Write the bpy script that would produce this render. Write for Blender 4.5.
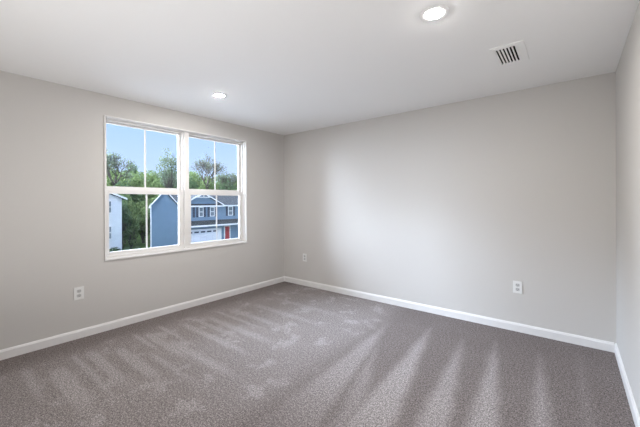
import bpy, bmesh, math, random
from mathutils import Vector, Matrix

for o in list(bpy.data.objects):
    bpy.data.objects.remove(o)
S = bpy.context.scene
C = S.collection

# ------------------------------------------------------------------ camera
cam_d = bpy.data.cameras.new('camera')
cam = bpy.data.objects.new('camera', cam_d)
C.objects.link(cam)
YAW, ROLL = -0.6748, -0.004
F = Vector((math.sin(YAW), math.cos(YAW), 0))
R = Vector((math.cos(YAW), -math.sin(YAW), 0))
U = Vector((0, 0, 1))
R2 = R * math.cos(ROLL) + U * math.sin(ROLL)
U2 = -R * math.sin(ROLL) + U * math.cos(ROLL)
M = Matrix((R2, U2, -F)).transposed().to_4x4()
M.translation = Vector((3.7626, -3.7422, 1.3166))
cam.matrix_world = M
cam_d.sensor_width = 36.0
cam_d.lens = 314.813 / 640 * 36.0
cam_d.shift_y = -11.187 / 640
cam_d.clip_start = 0.02
cam_d.clip_end = 600
S.camera = cam

# ------------------------------------------------------------------ look
S.view_settings.view_transform = 'Standard'
S.view_settings.look = 'None'
S.view_settings.gamma = 1.0
S.view_settings.use_curve_mapping = False
S.view_settings.exposure = 0.03

# ------------------------------------------------------------------ sky
SKY_LOW, SKY_HAZE, CAN_STRENGTH = 1.0, 15.0, 980.0
HAZE_DIR = Vector((-0.32, -0.84, 0.44)).normalized()
W = bpy.data.worlds.new('sky')
S.world = W
W.use_nodes = True
nt = W.node_tree
nt.nodes.clear()
tc = nt.nodes.new('ShaderNodeTexCoord')
sep = nt.nodes.new('ShaderNodeSeparateXYZ')
nt.links.new(tc.outputs['Generated'], sep.inputs[0])
rmp = nt.nodes.new('ShaderNodeValToRGB')
nt.links.new(sep.outputs['Z'], rmp.inputs[0])
els = rmp.color_ramp.elements
els[0].position = 0.0
els[0].color = (0.76, 0.91, 1.18, 1)
els[1].position = 0.28
els[1].color = (0.41, 0.69, 1.28, 1)
e = els.new(0.10)
e.color = (0.63, 0.84, 1.22, 1)
e = els.new(0.9)
e.color = (0.16, 0.36, 0.85, 1)
dot = nt.nodes.new('ShaderNodeVectorMath')
dot.operation = 'DOT_PRODUCT'
nt.links.new(tc.outputs['Generated'], dot.inputs[0])
dot.inputs[1].default_value = HAZE_DIR
mr = nt.nodes.new('ShaderNodeMapRange')
mr.interpolation_type = 'SMOOTHSTEP'
mr.inputs['From Min'].default_value = 0.45
mr.inputs['From Max'].default_value = 1.0
nt.links.new(dot.outputs['Value'], mr.inputs['Value'])
hz = nt.nodes.new('ShaderNodeVectorMath')
hz.operation = 'SCALE'
hz.inputs[0].default_value = (0.90 * SKY_HAZE, 0.97 * SKY_HAZE, 1.08 * SKY_HAZE)
nt.links.new(mr.outputs['Result'], hz.inputs['Scale'])
ad = nt.nodes.new('ShaderNodeVectorMath')
ad.operation = 'ADD'
nt.links.new(rmp.outputs['Color'], ad.inputs[0])
dot2 = nt.nodes.new('ShaderNodeVectorMath')
dot2.operation = 'DOT_PRODUCT'
nt.links.new(tc.outputs['Generated'], dot2.inputs[0])
dot2.inputs[1].default_value = Vector((-0.89, -0.36, 0.30)).normalized()
mr2 = nt.nodes.new('ShaderNodeMapRange')
mr2.interpolation_type = 'SMOOTHSTEP'
mr2.inputs['From Min'].default_value = 0.795
mr2.inputs['From Max'].default_value = 1.0
nt.links.new(dot2.outputs['Value'], mr2.inputs['Value'])
hz2 = nt.nodes.new('ShaderNodeVectorMath')
hz2.operation = 'SCALE'
hz2.inputs[0].default_value = (0.80 * 36, 0.97 * 36, 1.22 * 36)
nt.links.new(mr2.outputs['Result'], hz2.inputs['Scale'])
ad2 = nt.nodes.new('ShaderNodeVectorMath')
ad2.operation = 'ADD'
nt.links.new(hz.outputs[0], ad2.inputs[0])
nt.links.new(hz2.outputs[0], ad2.inputs[1])
nt.links.new(ad2.outputs[0], ad.inputs[1])
bg = nt.nodes.new('ShaderNodeBackground')
bg.inputs['Strength'].default_value = SKY_LOW
nt.links.new(ad.outputs[0], bg.inputs['Color'])
wo = nt.nodes.new('ShaderNodeOutputWorld')
nt.links.new(bg.outputs[0], wo.inputs['Surface'])

# sunlight on the houses across the street (it comes from behind this house)
sun_d = bpy.data.lights.new('sun', 'SUN')
sun_d.energy = 0.7
sun_d.angle = math.radians(3)
sun_d.color = (1.0, 0.95, 0.87)
sun = bpy.data.objects.new('sun', sun_d)
C.objects.link(sun)
sun.rotation_euler = Vector((-0.62, 0.45, -0.65)).to_track_quat('-Z', 'Y').to_euler()

# portal that guides sky sampling through the window opening
por_d = bpy.data.lights.new('window_portal', 'AREA')
por_d.shape = 'RECTANGLE'
por_d.size, por_d.size_y = 1.78, 1.47
por_d.cycles.is_portal = True
por = bpy.data.objects.new('window_portal', por_d)
C.objects.link(por)
por.location = (-0.17, -1.69, 1.474)
por.rotation_euler = Vector((1, 0, 0)).to_track_quat('-Z', 'Y').to_euler()

# unseen fill lamp added at the camera end, aimed up at the ceiling
bou_d = bpy.data.lights.new('added_bounce_fill', 'AREA')
bou_d.shape = 'RECTANGLE'
bou_d.size, bou_d.size_y = 2.6, 0.34
bou_d.energy = 26
bou_d.color = (1.0, 0.98, 0.965)
bou = bpy.data.objects.new('added_bounce_fill', bou_d)
C.objects.link(bou)
bou.location = (2.5, -3.78, 0.5)
bou.rotation_euler = Vector((0, 0.25, 0.97)).to_track_quat('-Z', 'Y').to_euler()

# ------------------------------------------------------------------ node helpers


class NT:
    """short hand for building a shader node tree"""

    def __init__(self, name):
        self.m = bpy.data.materials.new(name)
        self.m.use_nodes = True
        self.t = self.m.node_tree
        self.t.nodes.clear()
        self.out = self.t.nodes.new('ShaderNodeOutputMaterial')

    def n(self, kind, **kw):
        nd = self.t.nodes.new(kind)
        for k, v in kw.items():
            setattr(nd, k, v)
        return nd

    def put(self, sock, v):
        if isinstance(v, bpy.types.NodeSocket):
            self.t.links.new(v, sock)
        else:
            sock.default_value = v

    def math(self, op, a, b=0.0, c=None, clamp=False):
        nd = self.n('ShaderNodeMath', operation=op, use_clamp=clamp)
        self.put(nd.inputs[0], a)
        self.put(nd.inputs[1], b)
        if c is not None:
            self.put(nd.inputs[2], c)
        return nd.outputs[0]

    def mix(self, f, a, b, blend='MIX'):
        nd = self.n('ShaderNodeMix', data_type='RGBA', blend_type=blend)
        self.put(nd.inputs[0], f)
        self.put(nd.inputs[6], a)
        self.put(nd.inputs[7], b)
        return nd.outputs[2]

    def step(self, v, lo, hi):
        nd = self.n('ShaderNodeMapRange', interpolation_type='SMOOTHSTEP')
        self.put(nd.inputs['Value'], v)
        self.put(nd.inputs['From Min'], lo)
        self.put(nd.inputs['From Max'], hi)
        return nd.outputs['Result']

    def noise(self, vec, scale, detail=2.0, rough=0.5, fac=True):
        nd = self.n('ShaderNodeTexNoise')
        self.put(nd.inputs['Vector'], vec)
        nd.inputs['Scale'].default_value = scale
        nd.inputs['Detail'].default_value = detail
        nd.inputs['Roughness'].default_value = rough
        return nd.outputs[0 if fac else 1]

    def bsdf(self, col, rough=0.6, bump=None, bstr=0.2, bdist=0.01, spec=0.3, metal=0.0):
        b = self.n('ShaderNodeBsdfPrincipled')
        self.put(b.inputs['Base Color'], col)
        self.put(b.inputs['Roughness'], rough)
        b.inputs['Specular IOR Level'].default_value = spec
        b.inputs['Metallic'].default_value = metal
        if bump is not None:
            bn = self.n('ShaderNodeBump')
            bn.inputs['Strength'].default_value = bstr
            bn.inputs['Distance'].default_value = bdist
            self.t.links.new(bump, bn.inputs['Height'])
            self.t.links.new(bn.outputs[0], b.inputs['Normal'])
        self.t.links.new(b.outputs[0], self.out.inputs['Surface'])
        return self.m


def c4(r, g, b):
    return (r, g, b, 1.0)


def obj_co(k):
    return k.n('ShaderNodeTexCoord').outputs['Object']


def paint(name, col, rough=0.6, var=0.03, scale=30, bstr=0.05, bdist=0.002, spec=0.3):
    k = NT(name)
    co = obj_co(k)
    nz = k.noise(co, scale, 3)
    f = k.math('MULTIPLY_ADD', nz, var * 2, 1 - var)
    sc = k.n('ShaderNodeVectorMath', operation='SCALE')
    sc.inputs[0].default_value = col[:3]
    k.put(sc.inputs['Scale'], f)
    return k.bsdf(sc.outputs[0], rough, nz, bstr, bdist, spec)


def carpet_mat():
    k = NT('grey_cut_pile_carpet')
    co = obj_co(k)
    sp = k.n('ShaderNodeSeparateXYZ')
    k.put(sp.inputs[0], co)
    X, Y = sp.outputs[0], sp.outputs[1]
    wob = k.math('MULTIPLY', k.math('SUBTRACT', k.noise(co, 7, 3), 0.5), 0.09)
    fine = k.noise(co, 125, 2, 0.75)
    tuft = k.noise(co, 190, 1, 0.5)
    big = k.noise(co, 2.2, 4, 0.6)
    total = None
    # strokes of the vacuum cleaner towards the back wall: light wedges
    for (tx, ty, bx, by, w, a) in ((2.20, -0.60, 2.36, -1.75, 0.12, .75), (2.60, -0.40, 2.80, -1.90, 0.13, 1.0),
                                   (2.94, -0.50, 3.10, -1.75, 0.09, .9), (3.20, -0.36, 3.35, -1.70, 0.085, 1.0),
                                   (3.54, -0.38, 3.62, -1.50, 0.055, .8), (3.80, -0.20, 3.84, -1.4, 0.04, .3),
                                   (2.30, -1.00, 2.72, -2.20, 0.09, .5)):
        t = k.math('DIVIDE', k.math('SUBTRACT', ty, Y), ty - by)              # 0 at the tip, 1 at the wide end
        mid = k.math('MULTIPLY_ADD', t, bx - tx, tx)
        half = k.math('MULTIPLY_ADD', k.math('MAXIMUM', t, 0.0), w * 0.82, 0.008)
        dx = k.math('ABSOLUTE', k.math('SUBTRACT', k.math('ADD', X, k.math('MULTIPLY', wob, 0.4)), mid))
        m = k.step(k.math('SUBTRACT', half, k.math('ADD', dx, k.math('MULTIPLY', k.math('SUBTRACT', fine, 0.5), 0.10))), -0.05, 0.05)
        m = k.math('MULTIPLY', m, k.math('MULTIPLY_ADD', k.step(t, -0.03, 0.5), 0.6, k.math('MULTIPLY', k.step(t, -0.05, 0.08), 0.4)))
        m = k.math('MULTIPLY', m, k.math('SUBTRACT', 1.0, k.math('MULTIPLY', k.step(t, 0.9, 1.9), 0.8)))
        m = k.math('MULTIPLY', m, a)
        total = m if total is None else k.math('MAXIMUM', total, m)
    # strokes that run out from the window wall
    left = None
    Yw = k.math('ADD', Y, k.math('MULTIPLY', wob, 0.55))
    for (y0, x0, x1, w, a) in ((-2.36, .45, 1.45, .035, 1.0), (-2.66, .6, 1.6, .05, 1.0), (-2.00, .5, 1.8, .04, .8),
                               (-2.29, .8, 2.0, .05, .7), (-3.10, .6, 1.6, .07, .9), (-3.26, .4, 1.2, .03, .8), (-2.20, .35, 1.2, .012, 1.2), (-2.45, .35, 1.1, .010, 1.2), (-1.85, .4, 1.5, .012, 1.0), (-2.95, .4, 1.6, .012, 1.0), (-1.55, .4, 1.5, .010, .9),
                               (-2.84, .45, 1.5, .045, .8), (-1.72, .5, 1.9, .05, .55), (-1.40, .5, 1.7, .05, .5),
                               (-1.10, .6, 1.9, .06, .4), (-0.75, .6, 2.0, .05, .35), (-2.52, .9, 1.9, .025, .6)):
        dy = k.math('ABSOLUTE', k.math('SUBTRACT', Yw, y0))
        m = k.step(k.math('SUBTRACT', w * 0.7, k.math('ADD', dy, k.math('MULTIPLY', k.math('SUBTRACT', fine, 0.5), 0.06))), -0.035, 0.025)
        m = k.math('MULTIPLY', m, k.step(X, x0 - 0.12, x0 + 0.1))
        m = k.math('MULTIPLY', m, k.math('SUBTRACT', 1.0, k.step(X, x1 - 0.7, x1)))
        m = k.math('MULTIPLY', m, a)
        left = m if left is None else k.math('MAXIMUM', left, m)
    # scuffed patches where the pile stands the other way
    patch = k.step(k.noise(co, 4.6, 4, 0.62), 0.52, 0.66)
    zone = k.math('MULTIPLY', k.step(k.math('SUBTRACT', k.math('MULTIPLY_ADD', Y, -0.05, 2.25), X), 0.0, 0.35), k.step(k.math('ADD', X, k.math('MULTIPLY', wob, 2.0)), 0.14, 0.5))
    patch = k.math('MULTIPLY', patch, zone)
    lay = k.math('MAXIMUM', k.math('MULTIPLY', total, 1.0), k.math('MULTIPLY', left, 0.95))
    lay = k.math('MAXIMUM', lay, k.math('MULTIPLY', patch, 0.6))
    lay = k.math('ADD', lay, k.math('MULTIPLY', k.math('SUBTRACT', big, 0.5), 0.5), clamp=True)
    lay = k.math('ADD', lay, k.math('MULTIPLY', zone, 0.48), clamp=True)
    dark = c4(0.190, 0.164, 0.157)
    lite = c4(0.330, 0.300, 0.294)
    base = k.mix(lay, dark, lite)
    sp1 = k.step(fine, 0.38, 0.64)
    sp2 = k.step(tuft, 0.3, 0.7)
    f = k.math('MULTIPLY_ADD', sp1, 0.95, 0.50)
    sp3 = k.step(k.noise(co, 52, 2, 0.65), 0.34, 0.66)
    f = k.math('MULTIPLY', f, k.math('MULTIPLY_ADD', sp2, 0.3, 0.85))
    f = k.math('MULTIPLY', f, k.math('MULTIPLY_ADD', sp3, 0.36, 0.84))
    sc = k.n('ShaderNodeVectorMath', operation='SCALE')
    k.put(sc.inputs[0], base)
    k.put(sc.inputs['Scale'], f)
    h = k.math('ADD', k.math('MULTIPLY', fine, 0.7), k.math('MULTIPLY', tuft, 0.3))
    return k.bsdf(sc.outputs[0], 0.95, h, 0.25, 0.004, 0.1)


def glass_mat():
    k = NT('clear_window_glass')
    tr = k.n('ShaderNodeBsdfTransparent')
    tr.inputs[0].default_value = c4(0.985, 0.99, 0.99)
    gl = k.n('ShaderNodeBsdfGlossy')
    gl.inputs['Roughness'].default_value = 0.02
    fr = k.n('ShaderNodeFresnel')
    fr.inputs['IOR'].default_value = 1.35
    mx = k.n('ShaderNodeMixShader')
    k.put(mx.inputs[0], fr.outputs[0])
    k.t.links.new(tr.outputs[0], mx.inputs[1])
    k.t.links.new(gl.outputs[0], mx.inputs[2])
    k.t.links.new(mx.outputs[0], k.out.inputs[0])
    return k.m


def emit_mat(name, col, s):
    k = NT(name)
    em = k.n('ShaderNodeEmission')
    em.inputs[0].default_value = col
    em.inputs[1].default_value = s
    k.t.links.new(em.outputs[0], k.out.inputs[0])
    return k.m


def siding_mat(name, col, pitch=0.18):
    k = NT(name)
    co = k.n('ShaderNodeNewGeometry').outputs['Position']
    sp = k.n('ShaderNodeSeparateXYZ')
    k.put(sp.inputs[0], co)
    fr = k.math('FRACT', k.math('DIVIDE', sp.outputs[2], pitch))
    gap = k.math('SUBTRACT', 1.0, k.step(fr, 0.0, 0.14))
    nz = k.noise(co, 1.5, 3)
    colv = k.mix(k.math('MULTIPLY', gap, 0.35), col, c4(col[0] * .45, col[1] * .45, col[2] * .5))
    f = k.math('MULTIPLY_ADD', nz, 0.16, 0.92)
    sc = k.n('ShaderNodeVectorMath', operation='SCALE')
    k.put(sc.inputs[0], colv)
    k.put(sc.inputs['Scale'], f)
    return k.bsdf(sc.outputs[0], 0.7, fr, 0.4, 0.02, 0.2)


def shingle_mat(name, col):
    k = NT(name)
    co = k.n('ShaderNodeNewGeometry').outputs['Position']
    br = k.n('ShaderNodeTexBrick')
    k.put(br.inputs['Vector'], co)
    br.inputs['Scale'].default_value = 3.0
    br.inputs['Color1'].default_value = col
    br.inputs['Color2'].default_value = c4(col[0] * .75, col[1] * .75, col[2] * .78)
    br.inputs['Mortar'].default_value = c4(col[0] * .5, col[1] * .5, col[2] * .5)
    return k.bsdf(br.outputs[0], 0.85, k.noise(co, 8, 3), 0.3, 0.03, 0.1)


def leaf_mat(name, a, b):
    k = NT(name)
    oi = k.n('ShaderNodeObjectInfo')
    geo = k.n('ShaderNodeNewGeometry')
    nz = k.noise(geo.outputs['Position'], 0.9, 4, 0.65)
    f = k.math('ADD', k.math('MULTIPLY', k.step(nz, 0.35, 0.65), 0.65), k.math('MULTIPLY', oi.outputs['Random'], 0.35))
    col = k.mix(f, a, b)
    d = k.n('ShaderNodeBsdfDiffuse')
    k.put(d.inputs[0], col)
    t = k.n('ShaderNodeBsdfTranslucent')
    k.put(t.inputs[0], col)
    mx = k.n('ShaderNodeMixShader')
    mx.inputs[0].default_value = 0.3
    k.t.links.new(d.outputs[0], mx.inputs[1])
    k.t.links.new(t.outputs[0], mx.inputs[2])
    k.t.links.new(mx.outputs[0], k.out.inputs[0])
    return k.m


def ground_mat(name, a, b, scale):
    k = NT(name)
    co = k.n('ShaderNodeNewGeometry').outputs['Position']
    nz = k.noise(co, scale, 5, 0.6)
    return k.bsdf(k.mix(k.step(nz, 0.3, 0.7), a, b), 0.95, nz, 0.5, 0.1, 0.05)


MAT = {
    'wall': paint('warm_grey_wall_paint', (0.612, 0.594, 0.572), 0.7, 0.012, 60, 0.06, 0.001, 0.15),
    'ceil': paint('flat_white_ceiling_paint', (0.89, 0.89, 0.885), 0.9, 0.01, 90, 0.06, 0.001, 0.1),
    'trim': paint('white_semi_gloss_trim_paint', (0.80, 0.79, 0.785), 0.4, 0.01, 20, 0.02, 0.001, 0.4),
    'vinyl': paint('white_vinyl', (0.78, 0.765, 0.75), 0.4, 0.01, 20, 0.01, 0.001, 0.4),
    'grille': paint('pale_grille_bar', (0.80, 0.80, 0.80), 0.5, 0.01, 20, 0.01, 0.001, 0.3),
    'plastic': paint('white_plastic_cover', (0.80, 0.80, 0.79), 0.4, 0.01, 20, 0.01, 0.001, 0.4),
    'socket': paint('off_white_socket_face', (0.55, 0.55, 0.545), 0.4, 0.01, 20, 0.01, 0.001, 0.4),
    'slot': paint('dark_socket_slot', (0.04, 0.04, 0.04), 0.6),
    'screw': paint('painted_screw_head', (0.6, 0.6, 0.59), 0.35),
    'vent': paint('white_painted_register', (0.88, 0.88, 0.875), 0.5, 0.01, 20, 0.01, 0.001, 0.3),
    'duct': paint('dark_duct_interior', (0.035, 0.035, 0.036), 0.8),
    'glass': glass_mat(),
    'lens': emit_mat('frosted_lens_glow', c4(1.0, 0.97, 0.935), CAN_STRENGTH),
    'carpet': carpet_mat(),
    'blue': siding_mat('slate_blue_siding', c4(0.185, 0.275, 0.375)),
    'white_siding': siding_mat('white_siding', c4(0.72, 0.75, 0.80)),
    'white_trim': paint('white_house_trim', (0.78, 0.80, 0.83), 0.6),
    'roof': shingle_mat('grey_shingles', c4(0.065, 0.073, 0.08)),
    'dark_roof': shingle_mat('dark_green_grey_shingles', c4(0.06, 0.07, 0.072)),
    'pane': paint('dark_house_window_glass', (0.16, 0.20, 0.24), 0.15, 0.15, 2, 0.0, 0.001, 0.6),
    'shutter': paint('dark_navy_shutter', (0.05, 0.065, 0.10), 0.6),
    'garage': paint('white_garage_door', (0.74, 0.77, 0.82), 0.5),
    'red': paint('red_front_door', (0.42, 0.05, 0.06), 0.5),
    'bark': paint('grey_brown_bark', (0.10, 0.09, 0.08), 0.9, 0.25, 6, 0.3, 0.02, 0.1),
    'leaf': leaf_mat('spring_leaves', c4(0.105, 0.155, 0.065), c4(0.23, 0.30, 0.13)),
    'leaf_grey': leaf_mat('grey_green_leaves', c4(0.15, 0.19, 0.14), c4(0.27, 0.32, 0.22)),
    'leaf_dark': leaf_mat('deep_green_leaves', c4(0.075, 0.125, 0.07), c4(0.17, 0.24, 0.125)),
    'lawn': ground_mat('lawn', c4(0.06, 0.115, 0.03), c4(0.11, 0.17, 0.05), 0.8),
    'concrete': ground_mat('driveway_concrete', c4(0.30, 0.30, 0.30), c4(0.38, 0.38, 0.37), 2.0),
    'bounce_concrete': ground_mat('bounce_concrete', c4(0.66, 0.66, 0.65), c4(0.74, 0.74, 0.73), 2.0),
    'asphalt': ground_mat('asphalt', c4(0.06, 0.06, 0.065), c4(0.09, 0.09, 0.09), 6.0),
}

# ------------------------------------------------------------------ mesh helpers


class MB:
    def __init__(self):
        self.bm = bmesh.new()

    def box(self, a, b, bev=0.0):
        """axis-aligned box between two corners, optionally with bevelled edges"""
        t = bmesh.new()
        bmesh.ops.create_cube(t, size=1.0)
        a, b = Vector(a), Vector(b)
        for v in t.verts:
            v.co = Vector(((a.x + b.x) / 2 + v.co.x * (b.x - a.x), (a.y + b.y) / 2 + v.co.y * (b.y - a.y),
                           (a.z + b.z) / 2 + v.co.z * (b.z - a.z)))
        if bev > 0:
            bmesh.ops.bevel(t, geom=list(t.edges), offset=bev, segments=2, affect='EDGES', profile=0.6)
        bmesh.ops.recalc_face_normals(t, faces=list(t.faces))
        self.add(t)
        return self

    def add(self, t, mat=None):
        me = bpy.data.meshes.new('tmp')
        t.to_mesh(me)
        t.free()
        if mat is not None:
            me.transform(mat)
        self.bm.from_mesh(me)
        bpy.data.meshes.remove(me)

    def extrude(self, pts, vec):
        """closed polygon swept along a vector"""
        t = bmesh.new()
        vec = Vector(vec)
        a = [t.verts.new(Vector(p)) for p in pts]
        b = [t.verts.new(Vector(p) + vec) for p in pts]
        t.faces.new(a)
        t.faces.new(b[::-1])
        for i in range(len(pts)):
            j = (i + 1) % len(pts)
            t.faces.new((a[i], b[i], b[j], a[j]))
        bmesh.ops.recalc_face_normals(t, faces=list(t.faces))
        self.add(t)
        return self

    def loft(self, pts, dx, pin, shrink, zpin):
        """closed polygon swept along x by dx while it narrows towards y = pin; what lies above zpin also sinks"""
        t = bmesh.new()
        a = [t.verts.new(Vector(p)) for p in pts]
        b = [t.verts.new(Vector((p[0] + dx, pin + (p[1] - pin) * shrink, zpin + (p[2] - zpin) * shrink if p[2] > zpin else p[2]))) for p in pts]
        t.faces.new(a)
        t.faces.new(b[::-1])
        for i in range(len(pts)):
            j = (i + 1) % len(pts)
            t.faces.new((a[i], b[i], b[j], a[j]))
        bmesh.ops.recalc_face_normals(t, faces=list(t.faces))
        self.add(t)
        return self

    def lathe(self, prof, loc, seg=40):
        """profile of (radius, z) turned about a vertical axis"""
        t = bmesh.new()
        rings = []
        for r, z in prof:
            if r < 1e-6:
                rings.append([t.verts.new((loc[0], loc[1], loc[2] + z))])
            else:
                rings.append([t.verts.new((loc[0] + r * math.cos(2 * math.pi * i / seg),
                                           loc[1] + r * math.sin(2 * math.pi * i / seg), loc[2] + z)) for i in range(seg)])
        for p, q in zip(rings, rings[1:]):
            for i in range(seg):
                j = (i + 1) % seg
                vs = [p[i % len(p)], p[j % len(p)], q[j % len(q)], q[i % len(q)]]
                u = []
                for v in vs:
                    if v not in u:
                        u.append(v)
                if len(u) > 2:
                    t.faces.new(u)
        bmesh.ops.recalc_face_normals(t, faces=list(t.faces))
        for f in t.faces:
            f.smooth = True
        self.add(t)
        return self

    def tube(self, a, b, ra, rb, seg=5):
        a, b = Vector(a), Vector(b)
        d = (b - a).normalized()
        s = d.orthogonal().normalized()
        u = d.cross(s)
        A = [self.bm.verts.new(a + (s * math.cos(t) + u * math.sin(t)) * ra) for t in [2 * math.pi * i / seg for i in range(seg)]]
        B = [self.bm.verts.new(b + (s * math.cos(t) + u * math.sin(t)) * rb) for t in [2 * math.pi * i / seg for i in range(seg)]]
        for i in range(seg):
            j = (i + 1) % seg
            self.bm.faces.new((A[i], A[j], B[j], B[i]))
        self.bm.faces.new(B)
        return self

    def leaf(self, c, n, size, rnd):
        n = Vector(n).normalized()
        s = n.orthogonal().normalized()
        s = Matrix.Rotation(rnd.uniform(0, 6.28), 3, n) @ s
        u = n.cross(s)
        c = Vector(c)
        w = size * 0.5
        vs = [self.bm.verts.new(c + s * w), self.bm.verts.new(c + u * w * 0.62), self.bm.verts.new(c - s * w),
              self.bm.verts.new(c - u * w * 0.62)]
        self.bm.faces.new(vs)

    def build(self, name, mat, parent=None):
        me = bpy.data.meshes.new(name)
        self.bm.to_mesh(me)
        self.bm.free()
        me.materials.append(MAT[mat])
        o = bpy.data.objects.new(name, me)
        C.objects.link(o)
        if parent is not None:
            o.parent = parent
            p, off = parent, Vector((0, 0, 0))
            while p is not None:
                off += p.location
                p = p.parent
            o.data.transform(Matrix.Translation(-off))      # geometry is given in world coordinates
        return o


def empty(name, loc):
    o = bpy.data.objects.new(name, None)
    o.location = loc
    o.empty_display_size = 0.1
    C.objects.link(o)
    return o


def tag(o, label, cat, group=None):
    o['label'] = label
    o['category'] = cat
    if group:
        o['group'] = group
    return o


def structure(o, label=None, cat=None):
    o['kind'] = 'structure'
    if label:
        o['label'] = label
    if cat:
        o['category'] = cat
    return o


def copy_tree(o, parent=None):
    c = o.copy()
    C.objects.link(c)
    c.parent = parent
    for ch in list(o.children):
        copy_tree(ch, c)
    return c


# ------------------------------------------------------------------ the room
L, H, DEP = 4.0618, 2.44, 4.0
WY0, WY1, WZ0, WZ1 = -2.5975, -0.7829, 0.7218, 2.2269     # window opening
T = 0.16

mb = MB()
mb.box((-T, -DEP - T, -0.25), (L + T, T, 0.0))
structure(mb.build('floor', 'carpet'), 'grey brown cut pile carpet marked with light vacuum tracks', 'floor')

# window wall with its opening
mb = MB()
bm = mb.bm
ys = [-DEP - T, WY0, WY1, T]
zs = [-0.25, WZ0, WZ1, H + 0.25]
gv = {}
for xi, x in enumerate((0.0, -T)):
    for i, y in enumerate(ys):
        for j, z in enumerate(zs):
            gv[xi, i, j] = bm.verts.new((x, y, z))
for xi in (0, 1):
    for i in range(3):
        for j in range(3):
            if (i, j) != (1, 1):
                bm.faces.new((gv[xi, i, j], gv[xi, i + 1, j], gv[xi, i + 1, j + 1], gv[xi, i, j + 1]))
for (i0, j0, i1, j1) in ((1, 1, 2, 1), (2, 1, 2, 2), (2, 2, 1, 2), (1, 2, 1, 1)):
    bm.faces.new((gv[0, i0, j0], gv[0, i1, j1], gv[1, i1, j1], gv[1, i0, j0]))
for k in range(3):
    bm.faces.new((gv[0, k, 0], gv[0, k + 1, 0], gv[1, k + 1, 0], gv[1, k, 0]))
    bm.faces.new((gv[0, k, 3], gv[0, k + 1, 3], gv[1, k + 1, 3], gv[1, k, 3]))
    bm.faces.new((gv[0, 0, k], gv[0, 0, k + 1], gv[1, 0, k + 1], gv[1, 0, k]))
    bm.faces.new((gv[0, 3, k], gv[0, 3, k + 1], gv[1, 3, k + 1], gv[1, 3, k]))
bmesh.ops.recalc_face_normals(bm, faces=list(bm.faces))
structure(mb.build('wall_left', 'wall'), 'warm grey painted wall holding the window', 'wall')

structure(MB().box((0, 0, -0.0), (L, T, H)).build('wall_back', 'wall'), 'warm grey painted wall facing the camera', 'wall')
structure(MB().box((L, -DEP, 0.0), (L + T, T, H)).build('wall_right', 'wall'), 'pale grey wall at the right edge', 'wall')
structure(MB().box((0, -DEP - T, 0.0), (L + T, -DEP, H)).build('wall_front', 'wall'), 'grey wall behind the camera', 'wall')

# ceiling with the hole for the air register
VX0, VX1, VY0, VY1 = 3.312, 3.455, -1.108, -0.800
mb = MB()
bm = mb.bm
xs = [0.0, VX0, VX1, L + T]
ys = [-DEP - T, VY0, VY1, T]
gv = {}
for k, z in enumerate((H, H + 0.2)):
    for i, x in enumerate(xs):
        for j, y in enumerate(ys):
            gv[k, i, j] = bm.verts.new((x, y, z))
for k in (0, 1):
    for i in range(3):
        for j in range(3):
            if (i, j) != (1, 1):
                bm.faces.new((gv[k, i, j], gv[k, i + 1, j], gv[k, i + 1, j + 1], gv[k, i, j + 1]))
for (i0, j0, i1, j1) in ((1, 1, 2, 1), (2, 1, 2, 2), (2, 2, 1, 2), (1, 2, 1, 1)):
    bm.faces.new((gv[0, i0, j0], gv[0, i1, j1], gv[1, i1, j1], gv[1, i0, j0]))
for k in range(3):
    for e_ in (0, 3):
        bm.faces.new((gv[0, k, e_], gv[0, k + 1, e_], gv[1, k + 1, e_], gv[1, k, e_]))
        bm.faces.new((gv[0, e_, k], gv[0, e_, k + 1], gv[1, e_, k + 1], gv[1, e_, k]))
bmesh.ops.recalc_face_normals(bm, faces=list(bm.faces))
structure(mb.build('ceiling', 'ceil'), 'flat white ceiling with two lights and a vent', 'ceiling')

# baseboards with a small sloped cap
BH, BT = 0.0835, 0.014
prof = [(0, 0), (BT, 0), (BT, BH - 0.018), (BT - 0.004, BH - 0.010), (BT - 0.006, BH - 0.003), (BT - 0.009, BH), (0, BH)]
structure(MB().extrude([(d, -DEP, z) for d, z in prof], (0, DEP, 0)).build('baseboard_left', 'trim'), 'white baseboard under the window wall', 'baseboard')
structure(MB().extrude([(BT, -d, z) for d, z in prof], (L - 2 * BT, 0, 0)).build('baseboard_back', 'trim'), 'white baseboard along the back wall', 'baseboard')
structure(MB().extrude([(L - d, -DEP, z) for d, z in prof], (0, DEP, 0)).build('baseboard_right', 'trim'), 'white baseboard along the right wall', 'baseboard')

# ------------------------------------------------------------------ the window: a pair of single-hung units side by side
YC = (WY0 + WY1) / 2
win = empty('window_1', (0, YC, WZ0))
structure(win, 'white twin single hung window with one vertical bar in each sash', 'window')


def ring(mb, x0, x1, y0, y1, z0, z1, w, wb=None, wt=None, bev=0.002):
    """a rectangular frame of four bars"""
    wb = w if wb is None else wb
    wt = w if wt is None else wt
    mb.box((x0, y0, z0), (x1, y0 + w, z1), bev)
    mb.box((x0, y1 - w, z0), (x1, y1, z1), bev)
    mb.box((x0, y0 + w, z0), (x1, y1 - w, z0 + wb), bev)
    mb.box((x0, y0 + w, z1 - wt), (x1, y1 - w, z1), bev)


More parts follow.
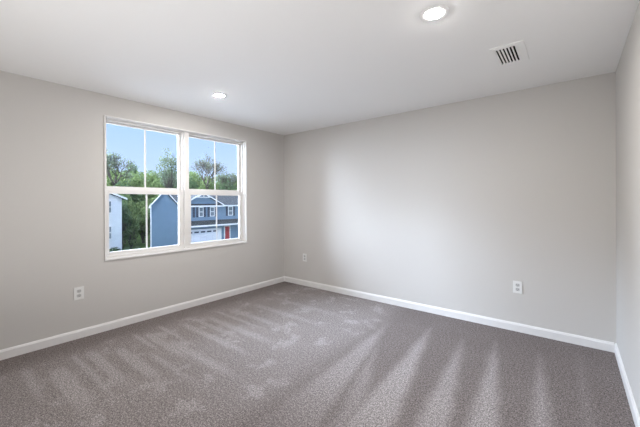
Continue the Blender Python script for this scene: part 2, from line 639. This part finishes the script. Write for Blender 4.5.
mb = MB()
ring(mb, -0.155, 0.012, WY0, WY1, WZ0, WZ1, 0.014)                          # outer bead, proud of the wall
ring(mb, -0.155, -0.018, WY0 + 0.014, WY1 - 0.014, WZ0 + 0.014, WZ1 - 0.014, 0.006)
ring(mb, -0.155, -0.060, WY0 + 0.020, WY1 - 0.020, WZ0 + 0.020, WZ1 - 0.020, 0.010, 0.021, 0.018)
mb.build('frame', 'vinyl', win)
mb = MB()
mb.box((-0.155, YC - 0.030, WZ0 + 0.014), (-0.030, YC + 0.030, WZ1 - 0.014), 0.002)
mb.box((-0.155, YC - 0.044, WZ0 + 0.020), (-0.062, YC + 0.044, WZ1 - 0.020), 0.002)
mb.build('mullion', 'vinyl', win)
ZM = 1.460
for (a, b) in ((WY0 + 0.030, YC - 0.042), (YC + 0.042, WY1 - 0.030)):
    # lower sash, nearer the room
    mb = MB()
    ring(mb, -0.103, -0.070, a, b, WZ0 + 0.041, ZM, 0.036, 0.032, 0.042)
    sash = mb.build('lower_sash', 'vinyl', win)
    g = MB().box((-0.090, a + 0.034, WZ0 + 0.070), (-0.086, b - 0.034, ZM - 0.040)).build('pane', 'glass', sash)
    MB().box((-0.0855, (a + b) / 2 - 0.009, WZ0 + 0.072), (-0.0805, (a + b) / 2 + 0.009, ZM - 0.041), 0.001).build('muntin', 'grille', sash)
    # upper sash, behind it
    mb = MB()
    ring(mb, -0.140, -0.107, a, b, ZM - 0.002, WZ1 - 0.036, 0.025, 0.040, 0.020)
    sash = mb.build('upper_sash', 'vinyl', win)
    MB().box((-0.126, a + 0.023, ZM + 0.036), (-0.122, b - 0.023, WZ1 - 0.054)).build('pane', 'glass', sash)
    MB().box((-0.1215, (a + b) / 2 - 0.009, ZM + 0.037), (-0.1165, (a + b) / 2 + 0.009, WZ1 - 0.055), 0.001).build('muntin', 'grille', sash)

# ------------------------------------------------------------------ recessed lights


def can_light(x, y, label):
    r = tag(empty('recessed_light', (x, y, H)), label, 'ceiling light', 'recessed lights in the ceiling')
    MB().lathe([(0.086, 0.0), (0.0855, -0.0015), (0.084, -0.002), (0.060, -0.003), (0.047, -0.003), (0.046, 0.0)], (x, y, H)).build('trim_ring', 'vent', r)
    MB().lathe([(0.047, -0.0025), (0.045, -0.0045), (0.036, -0.0062), (0.020, -0.0072), (0, -0.0076)], (x, y, H)).build('lens', 'lens', r)
    return r


can_light(3.125, -1.845, 'lit round recessed light near the ceiling vent')
can_light(0.885, -1.825, 'lit round recessed light nearest the window')

# ------------------------------------------------------------------ ceiling air register
v = tag(empty('ceiling_vent', ((VX0 + VX1) / 2, (VY0 + VY1) / 2, H)), 'white rectangular slotted air vent in the ceiling', 'vent')
mb = MB()
fx0, fx1, fy0, fy1 = VX0 - 0.020, VX1 + 0.050, VY0 - 0.042, VY1 + 0.026
for (a, b) in (((fx0, fy0), (VX0 + .002, fy1)), ((VX1 - .002, fy0), (fx1, fy1)), ((VX0 + .002, fy0), (VX1 - .002, VY0 + .004)), ((VX0 + .002, VY1 - .004), (VX1 - .002, fy1))):
    mb.box((a[0], a[1], H - 0.007), (b[0], b[1], H), 0.002)
mb.build('frame', 'vent', v)
mb = MB()
for (a, b) in (((VX0, VY0), (VX0 + .002, VY1)), ((VX1 - .002, VY0), (VX1, VY1)), ((VX0, VY0), (VX1, VY0 + .002)), ((VX0, VY1 - .002), (VX1, VY1))):
    mb.box((a[0], a[1], H + 0.002), (b[0], b[1], H + 0.19))
mb.box((VX0, VY0, H + 0.19), (VX1, VY1, H + 0.195))
mb.build('duct', 'duct', v)
NB = 7
for i in range(NB):
    xx = VX0 + 0.006 + (VX1 - VX0 - 0.012) * i / (NB - 1)
    th = math.radians(20 if i < NB / 2 else -20) * (0 if i == 3 else 1)
    mb = MB()
    w, t2 = 0.011, 0.0012
    ax = Vector((math.cos(th), 0, math.sin(th))) * (0.0055)
    up = Vector((0, 0, 0.004))
    c = Vector((xx, VY0 + 0.003, H - 0.004))
    mb.extrude([c - ax, c + ax, c + ax + up, c - ax + up], (0, VY1 - VY0 - 0.006, 0))
    mb.build('louver', 'vent', v)

# ------------------------------------------------------------------ outlets


def outlet(loc, ang, label):
    """a duplex outlet built facing +x on a wall at x = 0, then turned"""
    r = tag(empty('wall_outlet', (0, 0, 0)), label, 'outlet', 'electrical outlets on the walls')
    MB().box((0.0, -0.0405, -0.061), (0.006, 0.0405, 0.061), 0.0025).build('cover_plate', 'plastic', r)
    for z in (-0.022, 0.022):
        t = []
        for k in range(24):
            a = 2 * math.pi * k / 24
            t.append((0.0055, max(-0.0175, min(0.0175, 0.0205 * math.cos(a))), z + max(-0.0150, min(0.0150, 0.0175 * math.sin(a)))))
        s = MB().extrude(t, (0.0022, 0, 0)).build('receptacle', 'socket', r)
        mb = MB()
        mb.box((0.0070, -0.0085, z - 0.002), (0.0081, -0.0060, z + 0.008))
        mb.box((0.0070, 0.0060, z - 0.002), (0.0081, 0.0085, z + 0.007))
        mb.box((0.0070, -0.0025, z - 0.011), (0.0081, 0.0025, z - 0.006))
        mb.build('slots', 'slot', s)
    t = [(0.0055, 0.003 * math.cos(2 * math.pi * k / 12), 0.003 * math.sin(2 * math.pi * k / 12)) for k in range(12)]
    MB().extrude(t, (0.0015, 0, 0)).build('screw', 'screw', r)
    r.location = loc
    r.rotation_euler = (0, 0, ang)
    return r


outlet((0, -2.815, 0.438), 0, 'white duplex outlet on the wall left of the window')
outlet((3.331, 0, 0.449), -math.pi / 2, 'white duplex outlet alone on the right part of the back wall')
outlet((0.457, 0, 0.443), -math.pi / 2, 'white duplex outlet on the back wall beside the corner')

# ------------------------------------------------------------------ outside: ground
GZ = -4.7


def ground_height(x):
    if x > -50:
        return GZ
    t = min(1.0, (-50 - x) / 60)
    return GZ + 9.0 * t * t * (3 - 2 * t)


mb = MB()
bm = mb.bm
xs = [-1.2, -12, -24, -32, -38, -44, -50, -56, -62, -68, -76, -84, -92, -100, -110, -130, -180]
ys = [-60 + 12 * i for i in range(20)]
gr = [[bm.verts.new((x, y, ground_height(x))) for y in ys] for x in xs]
for i in range(len(xs) - 1):
    for j in range(len(ys) - 1):
        bm.faces.new((gr[i][j], gr[i + 1][j], gr[i + 1][j + 1], gr[i][j + 1]))
bmesh.ops.recalc_face_normals(bm, faces=list(bm.faces))
lawn = structure(mb.build('ground', 'lawn'), 'green lawn rising to a wooded hill', 'ground')
structure(MB().box((-37.9, 18.6, GZ - 0.2), (-30.0, 24.2, GZ + 0.03)).build('driveway', 'concrete'), 'pale concrete driveway at the garage', 'driveway')
structure(MB().box((-21.9, -40, GZ - 0.2), (-1.0, 30, GZ + 0.03)).build('bounce_ground', 'bounce_concrete'), 'unseen pale ground added below the window to bounce daylight indoors', 'added paving')  # pale slab out of view, added to throw daylight up to the ceiling
structure(MB().box((-30.0, -50, GZ - 0.2), (-22.0, 150, GZ + 0.02)).build('street', 'asphalt'), 'street between the houses', 'street')

# ------------------------------------------------------------------ outside: houses


def house_window(root, x, y0, y1, z0, z1, mid=True):
    mb = MB()
    ring(mb, x - 0.05, x + 0.06, y0, y1, z0, z1, 0.09, bev=0.0)
    if mid:
        mb.box((x - 0.02, y0 + 0.09, (z0 + z1) / 2 - 0.04), (x + 0.04, y1 - 0.09, (z0 + z1) / 2 + 0.04))
    w = mb.build('window', 'white_trim', root)
    MB().box((x - 0.03, y0 + 0.05, z0 + 0.05), (x + 0.01, y1 - 0.05, z1 - 0.05)).build('pane', 'pane', w)


def gable_prism(mb, x0, x1, ya, yb, z0, zr, lift=0.0, th=0.18, skew=0.0):
    """two sloped roof slabs, ridge along x"""
    ym = (ya + yb) / 2
    for (ye) in (ya, yb):
        mb.extrude([(x0, ye, z0 + lift), (x0, ym, zr + lift), (x0, ym, zr + lift + th), (x0, ye, z0 + lift + th)], (x1 - x0, skew, 0))


def rakes(mb, x, ya, yb, z0, zr, d=0.10, w=0.24):
    ym = (ya + yb) / 2
    for ye in (ya, yb):
        mb.extrude([(x, ye, z0 - w * .5), (x, ym, zr - w * .5), (x, ym, zr + w * .5), (x, ye, z0 + w * .5)], (d, 0, 0))


# white house at the left
h = tag(empty('house', (-43, 6.0, GZ)), 'white two storey house at the left edge of the window', 'house', 'houses across the street')
GY0, GY1 = 4.9, 10.75
GM = (GY0 + GY1) / 2
zr = 1.75 + 0.42 * (11.2 - GM)
MB().extrude([(-38, GY0, GZ - .2), (-38, GY1, GZ - .2), (-38, GY1, 1.85), (-38, GM, zr - .1), (-38, GY0, 1.85)], (-10, 0, 0)).build('wall', 'white_siding', h)
mb = MB()
gable_prism(mb, -48.4, -37.6, GM - (11.2 - GM), 11.2, 1.72, zr)
mb.build('roof', 'roof', h)
mb = MB()
rakes(mb, -37.6, GM - (11.2 - GM), 11.2, 1.80, zr + 0.08, 0.06, 0.22)
mb.build('rake_trim', 'white_trim', h)
for z0, z1 in ((0.15, 1.60), (-2.87, -1.33)):
    for y0 in (9.0, 6.2):
        house_window(h, -37.98, y0, y0 + 0.72, z0, z1)

# blue gabled house in the middle
h = tag(empty('house', (-43, 15.8, GZ)), 'blue gabled house end with white rake trim, no windows', 'house', 'houses across the street')
MB().loft([(-38, 14.0, GZ - .2), (-38, 17.5, GZ - .2), (-38, 17.5, 1.0), (-38, 15.75, 2.85), (-38, 14.0, 1.0)], -6.0, 17.4, 0.18, 0.7).build('wall', 'blue', h)
mb = MB()
for ye in (13.72, 17.74):
    mb.loft([(-37.7, ye, 0.76), (-37.7, 15.75, 2.95), (-37.7, 15.75, 3.09), (-37.7, ye, 0.90)], -6.4, 17.5, 0.18, 0.7)
mb.build('roof', 'roof', h)
mb = MB()
rakes(mb, -37.7, 13.72, 17.74, 0.82, 3.02, 0.06, 0.17)
mb.box((-37.76, 13.70, 0.66), (-37.62, 13.98, 0.86))
mb.build('rake_trim', 'white_trim', h)
MB().box((-38.02, 14.0, GZ), (-37.97, 14.12, 0.95)).build('corner_trim', 'white_trim', h)

# blue townhouse with a garage at the right
h = tag(empty('townhouse', (-43, 24, GZ)), 'blue townhouse with white garage door and red front door', 'house', 'houses across the street')
Y0, Y1 = 18.0, 34.0
mb = MB()
mb.box((-47, Y0, GZ - .2), (-38, Y1, 0.95))
mb.extrude([(-38.0, Y0, 0.95), (-47.0, Y0, 0.95), (-42.5, Y0, 2.85)], (0, Y1 - Y0, 0))
mb.extrude([(-38.0, 17.95, 0.95), (-38.0, 24.45, 0.95), (-38.0, 21.2, 2.6)], (-3.0, 0, 0))
mb.build('wall', 'blue', h)
mb = MB()
for xe in (-37.6, -47.4):
    mb.extrude([(xe, Y0, 0.86), (-42.5, Y0, 2.95), (-42.5, Y0, 3.09), (xe, Y0, 1.0)], (0, Y1 - Y0 + .2, 0))
gable_prism(mb, -41.5, -37.62, 17.80, 24.60, 0.90, 2.65, 0.02, 0.13)
mb.build('roof', 'roof', h)
mb = MB()
rakes(mb, -37.62, 17.80, 24.60, 0.96, 2.73, 0.06, 0.17)
mb.box((-37.62, 20.0, 2.05), (-37.56, 22.4, 2.17))
mb.box((-37.62, 21.14, 2.1), (-37.56, 21.26, 2.7))
for s in (-1, 1):
    mb.extrude([(-37.62, 21.2 + s * 0.08, 2.60), (-37.62, 21.2 + s * 0.2, 2.60), (-37.62, 21.2 + s * 0.95, 2.12), (-37.62, 21.2 + s * 0.8, 2.12)], (0.05, 0, 0))
mb.build('gable_trim', 'white_trim', h)
mb = MB()
mb.box((-37.99, 18.0, 0.72), (-37.55, 24.6, 0.92))
mb.box((-37.99, 24.6, 0.76), (-37.55, Y1, 0.96))
mb.build('eave_trim', 'white_trim', h)
for y0, y1, z0, z1 in ((20.62, 21.34, -0.70, 0.70), (22.42, 23.15, -0.70, 0.70), (25.55, 26.42, -0.68, 0.74)):
    house_window(h, -37.98, y0, y1, z0, z1)
    for s0 in (y0 - 0.40, y1 + 0.06):
        MB().box((-38.0, s0, z0 - .06), (-37.94, s0 + 0.32, z1 + .02), 0.01).build('shutter', 'shutter', h)
for y0 in (19.70, 18.55):
    MB().box((-38.0, y0, -0.76), (-37.94, y0 + 0.32, 0.70), 0.01).build('shutter', 'shutter', h)
mb = MB()
mb.extrude([(-38.0, 18.0, -1.25), (-36.9, 18.0, -1.78), (-36.9, 18.0, -1.88), (-38.0, 18.0, -1.88)], (0, 9.5, 0))
mb.build('porch_roof', 'dark_roof', h)
MB().box((-37.05, 17.95, -2.08), (-36.86, 27.55, -1.86)).build('porch_fascia', 'white_trim', h)
# garage door
mb = MB()
gy0, gy1, gz0, gz1 = 18.75, 23.75, GZ + 0.02, -2.62
mb.box((-38.02, gy0, gz0), (-37.95, gy1, gz1))
for r_ in range(4):
    for c_ in range(5):
        a0 = gy0 + (gy1 - gy0) * c_ / 5 + 0.07
        b0 = gz0 + (gz1 - gz0) * r_ / 4 + 0.06
        mb.box((-37.97, a0, b0), (-37.925, a0 + (gy1 - gy0) / 5 - 0.14, b0 + (gz1 - gz0) / 4 - 0.12), 0.012)
gd = mb.build('garage_door', 'garage', h)
for c_ in range(5):
    a0 = gy0 + (gy1 - gy0) * c_ / 5 + 0.14
    MB().box((-37.93, a0, -3.00), (-37.915, a0 + 0.70, -2.78)).build('garage_pane', 'shutter', gd)
mb = MB()
mb.box((-38.0, gy1, GZ), (-37.9, gy1 + 0.55, -2.55))
mb.box((-38.0, gy0 - .3, -2.62), (-37.9, gy1 + 0.55, -2.48))
mb.build('garage_trim', 'white_trim', h)
# front door
mb = MB()
mb.box((-38.0, 24.80, GZ), (-37.92, 24.95, -2.2))
mb.box((-38.0, 25.78, GZ), (-37.92, 25.93, -2.2))
mb.box((-38.0, 24.80, -2.35), (-37.92, 25.93, -2.2))
mb.build('door_casing', 'white_trim', h)
mb = MB()
mb.box((-38.02, 24.95, GZ + .1), (-37.95, 25.78, -2.35))
for (za, zb) in ((GZ + .3, GZ + 1.0), (GZ + 1.15, -2.5)):
    for ya in (25.04, 25.42):
        mb.box((-37.96, ya, za), (-37.93, ya + .27, zb), 0.008)
mb.build('door', 'red', h)
for yy in (27.05, 24.05):
    if yy > 25:
        mb = MB()
        mb.box((-37.15, yy, GZ), (-36.93, yy + 0.24, -2.08), 0.01)
        mb.box((-37.20, yy - 0.05, GZ), (-36.88, yy + 0.29, GZ + 0.25), 0.01)
        mb.box((-37.20, yy - 0.05, -2.25), (-36.88, yy + 0.29, -2.08), 0.01)
        mb.build('porch_post', 'white_trim', h)
MB().box((-38.0, 24.3, GZ - .1), (-36.9, 27.5, GZ + 0.1)).build('porch_slab', 'concrete', h)

# ------------------------------------------------------------------ outside: trees
TREES = 'trees on the wooded hill'


def leafy_mesh(rnd, height, rad, n_blob, n_leaf, size, trunk_h):
    """trunk and foliage builders for a dense round-crowned tree at the origin"""
    tr = MB()
    tr.tube((0, 0, -0.3), (0.05, 0.05, trunk_h), 0.22, 0.16, 7)
    fo = MB()
    cz = (height + trunk_h) / 2
    hz_ = (height - trunk_h) / 2 + 0.3
    per = n_leaf // n_blob
    for b in range(n_blob):
        d = Vector((rnd.gauss(0, 1), rnd.gauss(0, 1), rnd.gauss(0, 1))).normalized()
        q = rnd.uniform(0.45, 0.82)
        c = Vector((d.x * rad * q, d.y * rad * q, cz + d.z * hz_ * q))
        tr.tube((0.05, 0.05, trunk_h * rnd.uniform(.8, 1.0)), c, 0.09, 0.02, 4)
        br = rad * rnd.uniform(0.28, 0.46)
        for _ in range(per):
            v = Vector((rnd.gauss(0, 1), rnd.gauss(0, 1), rnd.gauss(0, 1))).normalized()
            p = c + v * br * rnd.uniform(0.7, 1.05)
            n = v + Vector((rnd.gauss(0, .45), rnd.gauss(0, .45), rnd.gauss(0, .45) + .2))
            fo.leaf(p, n, size * rnd.uniform(.7, 1.3), rnd)
    return tr, fo


def place_leafy(seed, loc, label, mat, height, rad, n_blob, n_leaf, size, trunk_h, group=TREES):
    rnd = random.Random(seed)
    root = tag(empty('tree', (0, 0, 0)), label, 'tree', group)
    tr, fo = leafy_mesh(rnd, height, rad, n_blob, n_leaf, size, trunk_h)
    tr.build('trunk', 'bark', root)
    fo.build('foliage', mat, root)
    root.location = loc
    return root


def branchy(rnd, tr, fo, a, d, ln, r, depth, n_leaf, size, spread):
    b = a + d * ln
    tr.tube(a, b, r, r * 0.62, 5 if depth > 1 else 4)
    if depth == 0:
        for _ in range(n_leaf):
            p = b + Vector((rnd.gauss(0, 1), rnd.gauss(0, 1), rnd.gauss(0, 1))) * ln * 0.35
            fo.leaf(p, (rnd.gauss(0, 1), rnd.gauss(0, 1), rnd.gauss(0, 1) + .5), size * rnd.uniform(.6, 1.3), rnd)
        return
    for k in range(3 if depth > 2 else 4):
        nd = (d + Vector((rnd.gauss(0, 1), rnd.gauss(0, 1), rnd.gauss(0, .7))) * spread).normalized()
        nd = (nd + Vector((0, 0, 0.22))).normalized()
        branchy(rnd, tr, fo, a + d * ln * rnd.uniform(.72, 1.0), nd, ln * rnd.uniform(.62, .86), r * 0.60, depth - 1, n_leaf, size, spread)


def place_branchy(seed, loc, label, mat, trunk, ln, r, depth, n_leaf, size, spread):
    rnd = random.Random(seed)
    root = tag(empty('tree', (0, 0, 0)), label, 'tree', TREES)
    tr, fo = MB(), MB()
    tr.tube((0, 0, -0.4), (0, 0, trunk), r * 1.4, r, 7)
    for k in range(5):
        a = 2 * math.pi * k / 5 + rnd.uniform(-.4, .4)
        d = Vector((math.cos(a) * .62, math.sin(a) * .62, 1.0)).normalized()
        branchy(rnd, tr, fo, Vector((0, 0, trunk * rnd.uniform(.86, 1))), d, ln, r * .62, depth, n_leaf, size, spread)
    tr.build('trunk', 'bark', root)
    fo.build('foliage', mat, root)
    root.location = loc
    return root


def at(x, y):
    return (x, y, ground_height(x))


# the trees that stand out against the sky
place_branchy(11, at(-64, 38.0), 'tall nearly bare spreading tree in the right upper panes', 'leaf_grey', 9.2, 2.7, 0.26, 4, 1, 0.30, 0.50)
place_branchy(27, at(-66, 45.5), 'smaller sparse tree right of the tall nearly bare one', 'leaf_grey', 7.6, 1.8, 0.18, 4, 2, 0.28, 0.48)
place_branchy(35, at(-62, 17.9), 'sparse grey green tree in the upper left corner pane', 'leaf_grey', 8.6, 2.2, 0.22, 4, 2, 0.28, 0.50)
place_leafy(5, at(-58, 26.1), 'tall grey green tree above the forest, left of the mullion', 'leaf_grey', 16.2, 2.7, 30, 1500, 0.34, 7.0)

protos = [
    place_leafy(1, (0, 0, 0), '', 'leaf', 10.0, 3.6, 24, 2000, 0.46, 2.0),
    place_leafy(2, (0, 0, 0), '', 'leaf_dark', 10.5, 3.3, 22, 2000, 0.46, 2.0),
    place_leafy(3, (0, 0, 0), '', 'leaf', 9.0, 4.0, 26, 2000, 0.48, 1.6),
]
LBL = ['round bright green tree in the forest behind the houses', 'deep green tree in the forest behind the houses',
       'wide bright green tree in the forest behind the houses']
rnd = random.Random(77)
used = [False] * 3
for (x, ya, yb, step, top) in ((-51, 8, 46, 4.7, 3.0), (-58, 2, 54, 4.9, 5.3), (-66, 0, 60, 5.1, 7.2), (-75, 4, 68, 5.3, 9.2), (-86, 18, 80, 5.7, 10.8)):
    y = ya
    while y < yb:
        k = rnd.choice((0, 0, 1, 2))
        px = x + rnd.uniform(-.8, .8)
        o = protos[k] if not used[k] else copy_tree(protos[k])
        used[k] = True
        z = ground_height(px)
        hh = (10.0, 10.5, 9.0)[k]
        s = max(0.55, (top + rnd.uniform(-1.0, 0.8) - z) / hh)
        o.location = (px, y, z)
        o.scale = (.98, .98, s)
        o.rotation_euler = (0, 0, rnd.uniform(0, 6.28))
        o['label'] = LBL[k]
        y += step * rnd.uniform(.85, 1.15)

# unseen grove added left of the white house to shade the houses
for i in range(15):
    k = (0, 1, 2)[i % 3]
    o = copy_tree(protos[k])
    gx, gy = -32 - 8.4 * (i % 5) + rnd.uniform(-.3, .3), -5 - 8.4 * (i // 5) + rnd.uniform(-.3, .3)
    o.location = (gx, gy, ground_height(gx))
    o.scale = (1.08, 1.08, 1.9 + rnd.uniform(-.1, .2))
    o.rotation_euler = (0, 0, rnd.uniform(0, 6.28))
    o['label'] = 'added unseen tall tree shading the houses, left of the white house'
    o['group'] = 'unseen grove added to shade the houses'

# trees in the gap between the white house and the blue gable
for i, (x, y, s, lab) in enumerate(((-42.5, 12.4, 0.62, 'green tree filling the gap between white house and blue gable, nearest'),
                                    (-47.0, 11.7, 0.78, 'green tree deeper in the gap, beside the white house'),
                                    (-48.0, 14.6, 0.80, 'green tree deeper in the gap, behind the blue gable'))):
    o = copy_tree(protos[(1, 2, 0)[i]])
    o.location = (x, y, GZ)
    o.scale = (s * .55, s * .55, s)
    o['label'] = lab
    o['group'] = 'trees in the gap between the houses'

low = place_leafy(9, (0, 0, 0), '', 'leaf', 5.2, 1.5, 16, 1300, 0.36, 0.35, 'bushy undergrowth in the gap between the houses')
for i, (x, y, s, lab) in enumerate(((-43.5, 11.9, 0.85, 'low bushy tree in the gap, beside the white house'),
                                    (-44.5, 14.2, 1.0, 'low bushy tree in the gap, middle of the row'),
                                    (-41.6, 13.1, 0.7, 'low bushy tree in the gap, nearest'),
                                    (-46.5, 16.6, 1.1, 'low bushy tree in the gap, beside the blue gable'))):
    o = low if i == 0 else copy_tree(low)
    o.location = (x, y, GZ)
    o.scale = (s, s, s)
    o.rotation_euler = (0, 0, i * 1.3)
    o['label'] = lab

for i, (x, y, s) in enumerate(((-37.0, 9.7, 0.9), (-36.9, 10.9, 0.7), (-37.3, 12.1, 0.65))):
    sh = tag(empty('shrub', (0, 0, 0)), ('green shrub under the windows of the white house', 'green shrub at the corner of the white house',
                                          'low green shrub between the white house and blue gable')[i], 'shrub', 'shrubs by the white house')
    r_ = random.Random(50 + i)
    fo = MB()
    st = MB()
    st.tube((0, 0, -.1), (0, 0, .5 * s), 0.05, 0.03)
    for _ in range(420):
        d = Vector((r_.gauss(0, 1), r_.gauss(0, 1), abs(r_.gauss(0, 1)))).normalized()
        fo.leaf(Vector((d.x * .75 * s, d.y * .85 * s, .12 + d.z * 1.1 * s)) * r_.uniform(.75, 1), d + Vector((0, 0, .2)), 0.22, r_)
    st.build('stem', 'bark', sh)
    fo.build('foliage', 'leaf_dark', sh)
    sh.location = (x, y, GZ)
